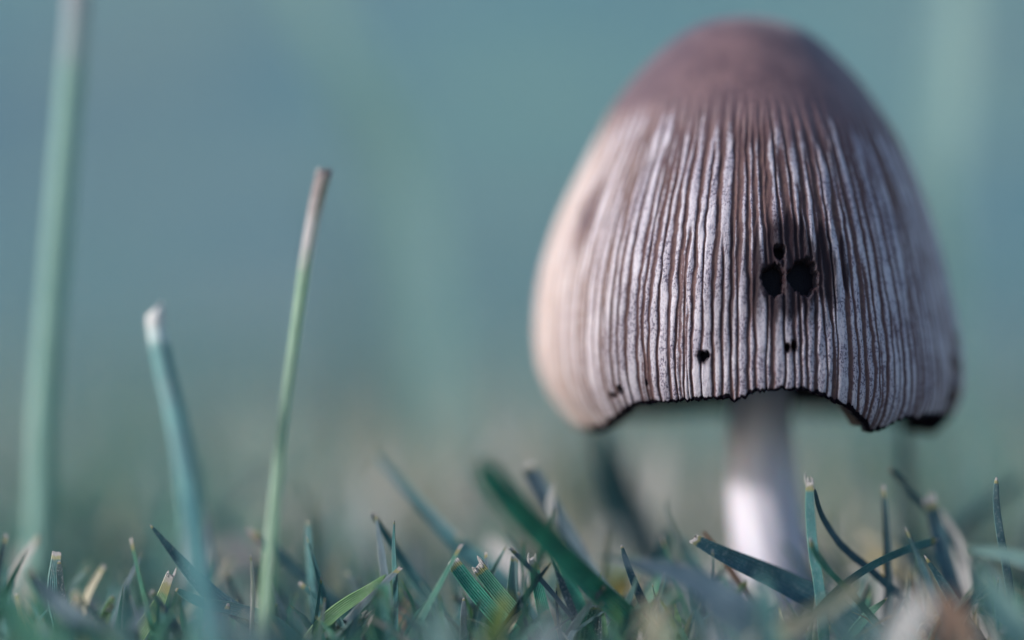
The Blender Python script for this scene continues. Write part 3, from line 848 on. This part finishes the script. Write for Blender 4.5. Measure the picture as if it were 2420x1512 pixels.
# --- the rest of the lawn close by: single short blades
SHORT = [('teal', 'dark teal'), ('green', 'plain green'), ('navy', 'blackish blue'), ('grey', 'grey blue'), ('dry', 'bleached dead'), ('straw', 'straw coloured'), ('veil', 'light teal')]
ENDS = [('point', 'pointed'), ('cut', 'square ended'), ('ragged', 'frayed')]
proto = {}
for mname, lab in SHORT:
    for q, (en, enw) in enumerate(ENDS):
        rg = random.Random(len(proto) * 17 + 3)
        h = 0.009
        lean = rg.uniform(-0.3, 0.3)
        path = [Vector((lean * h, rg.uniform(-.3, .3) * h, h)), Vector((lean * h * 0.6, 0, h * 0.66)), Vector((lean * h * 0.25, 0, h * 0.3)), Vector((0, 0, -0.001))]
        v, f, at = blade_mesh(path, [0.0008, 0.0013, 0.0015, 0.0015], rg.uniform(-.6, .6), 0.4, 0.00009, en, 0.0012 * rg.random(), len(proto), n=14, ring=10)
        me_ = mesh_obj('grass_leaf', v, f, LEAF[mname], attrs=at)
        proto[(mname, q)] = me_.data
        bpy.data.objects.remove(me_)
rg = random.Random(23)
cnt = 0
while cnt < 215:
    y = rg.uniform(-46, 26) if cnt < 110 else rg.uniform(-27, 2)
    vx = rg.uniform(-60, 2480)
    k = px_mm(y)
    x = CAM.x + (vx - VW / 2) * k
    if math.hypot(x - 0.002, y * MM) < 0.0045 or (y < 0 and abs(vx - 1830) < 115): continue
    mname, lab = rg.choices(SHORT, [7, 4, 2, 4, 3, 1, 5])[0]
    if x > 0.004 and rg.random() < 0.3: mname, lab = SHORT[2]  # some blades swapped for dark ones: the cap's shade put into their colour
    q = rg.randrange(3)
    o = link(bpy.data.objects.new('grass_leaf', proto[(mname, q)]))
    s = rg.uniform(0.45, 1.0)
    if y < -26: s = min(s, 0.75)
    o.scale = (s * rg.uniform(0.7, 1.1), s, s) if cnt < 110 else (s * rg.uniform(0.4, 0.7), s * 0.6, s * rg.uniform(1.0, 1.6))
    o.location = (x, y * MM, float(ground_z(x, y * MM)))
    tilt = rg.uniform(-.75, .75) if cnt < 110 else rg.uniform(-.95, .95)
    o.rotation_euler = (rg.uniform(-.3, .3), tilt, rg.uniform(-.8, .8))
    pose = 'upright' if abs(tilt) < 0.25 else ('leaning' if abs(tilt) < 0.5 else 'half fallen')
    where = 'in the shade beyond the mushroom stem' if x > 0.003 else ('between the mushroom and the slender lime stalk' if x > -0.038 else 'around the feet of the tall stalks')
    size = 'tiny' if s < 0.6 else 'short'
    tag(o, f'{size} {lab} {ENDS[q][1]} {pose} blade {where}', 'grass blade', 'short blades of the lawn')
    cnt += 1

# --- the lawn beyond and around: far too many blades to count
def lawn(name, label, n, yfun, hrange, mats, seed, xspan):
    rg = np.random.default_rng(seed)
    y = yfun(rg, n)
    x = CAM.x + (y - CAM.y) * rg.uniform(-xspan, xspan, n)
    keep = np.hypot(x - 0.002, y) > 0.005
    x, y = x[keep], y[keep]; n = len(x)
    z = ground_z(x, y)
    h = rg.uniform(*hrange, n); wd = rg.uniform(0.0006, 0.0012, n) * (h / 0.010) ** 0.5
    az = rg.uniform(0, 2 * math.pi, n); lean = rg.uniform(0.05, 1.0, n); yaw = rg.uniform(-1.0, 1.0, n)
    lv = np.array([0, 0.4, 0.75, 1.0]); wl = np.array([1.0, 0.9, 0.6, 0.08])
    V = np.zeros((n, 4, 3, 3))
    for q in range(4):
        bend = lv[q] ** 1.8 * lean * h
        cx = x + np.cos(az) * bend; cy = y + np.sin(az) * bend; cz = z - 0.0006 + h * lv[q] * (1 - 0.35 * lean * lv[q])
        for r, u in enumerate((-1, 0, 1)):
            V[:, q, r, 0] = cx + np.cos(yaw) * u * wd * wl[q] / 2
            V[:, q, r, 1] = cy + np.sin(yaw) * u * wd * wl[q] / 2 + (0.25 * wd * wl[q] if u == 0 else 0)
            V[:, q, r, 2] = cz
    idx = np.arange(n * 12).reshape(n, 4, 3)
    F = np.stack([idx[:, :-1, :-1], idx[:, :-1, 1:], idx[:, 1:, 1:], idx[:, 1:, :-1]], -1).reshape(-1, 4)
    me = bpy.data.meshes.new(name)
    me.vertices.add(n * 12); me.vertices.foreach_set('co', V.reshape(-1).astype(np.float32))
    me.loops.add(F.size); me.loops.foreach_set('vertex_index', F.reshape(-1).astype(np.int32))
    me.polygons.add(len(F)); me.polygons.foreach_set('loop_start', np.arange(0, F.size, 4, dtype=np.int32))
    me.polygons.foreach_set('use_smooth', np.ones(len(F), dtype=bool))
    pick = rg.choice(len(mats), n, p=[m[1] for m in mats])
    patch = np.sin(x * 52 + 1.1 + 2 * np.sin(y * 9)) + np.sin(y * 21 + x * 17) * 0.8 + rg.normal(0, 0.35, n)
    names = [m[0] for m in mats]
    light = [names.index(q) for q in ('dry', 'straw', 'dry', 'brown')]; dark = [names.index(q) for q in ('teal', 'green', 'teal')]
    pick = np.where(patch > 0.95, rg.choice(light, n), np.where(patch < -1.1, rg.choice(dark, n), pick))
    mi = np.repeat(pick, 6)
    me.polygons.foreach_set('material_index', mi.astype(np.int32))
    for m in mats: me.materials.append(LEAF[m[0]])
    for k, val in (('across', np.tile([-1, 0, 1], n * 4)), ('along', np.tile(np.repeat(1 - lv, 3), n)), ('tip', np.tile(np.repeat([0, 0, 0.1, 0.5], 3), n))):
        a = me.attributes.new(k, 'FLOAT', 'POINT'); a.data.foreach_set('value', val.astype(np.float32))
    me.update(calc_edges=True)
    tag(link(bpy.data.objects.new(name, me)), label, 'grass', kind='stuff')


MIX = [('teal', .26), ('green', .20), ('navy', .10), ('grey', .14), ('dry', .14), ('straw', .05), ('bright', .08), ('brown', .03)]
lawn('grass', 'short dense lawn grass around the mushroom', 2600, lambda r, n: r.uniform(-0.060, 0.06, n), (0.003, 0.008), MIX, 3, 0.24)
MIX = [('teal', .10), ('green', .08), ('veil', .27), ('grey', .12), ('dry', .22), ('straw', .04), ('pale', .15), ('brown', .02)]
lawn('grass', 'soft unfocused lawn grass stretching back behind the mushroom', 7500, lambda r, n: 0.06 + 0.55 * r.uniform(0, 1, n) ** 1.5, (0.004, 0.011), MIX, 4, 0.30)
lawn('grass', 'loose taller grass just behind the mushroom melting out of focus', 420, lambda r, n: 0.02 + 0.13 * r.uniform(0, 1, n), (0.008, 0.020),
     [('teal', .12), ('green', .12), ('veil', .22), ('navy', .10), ('dry', .20), ('straw', .06), ('pale', .16), ('brown', .02)], 9, 0.24)
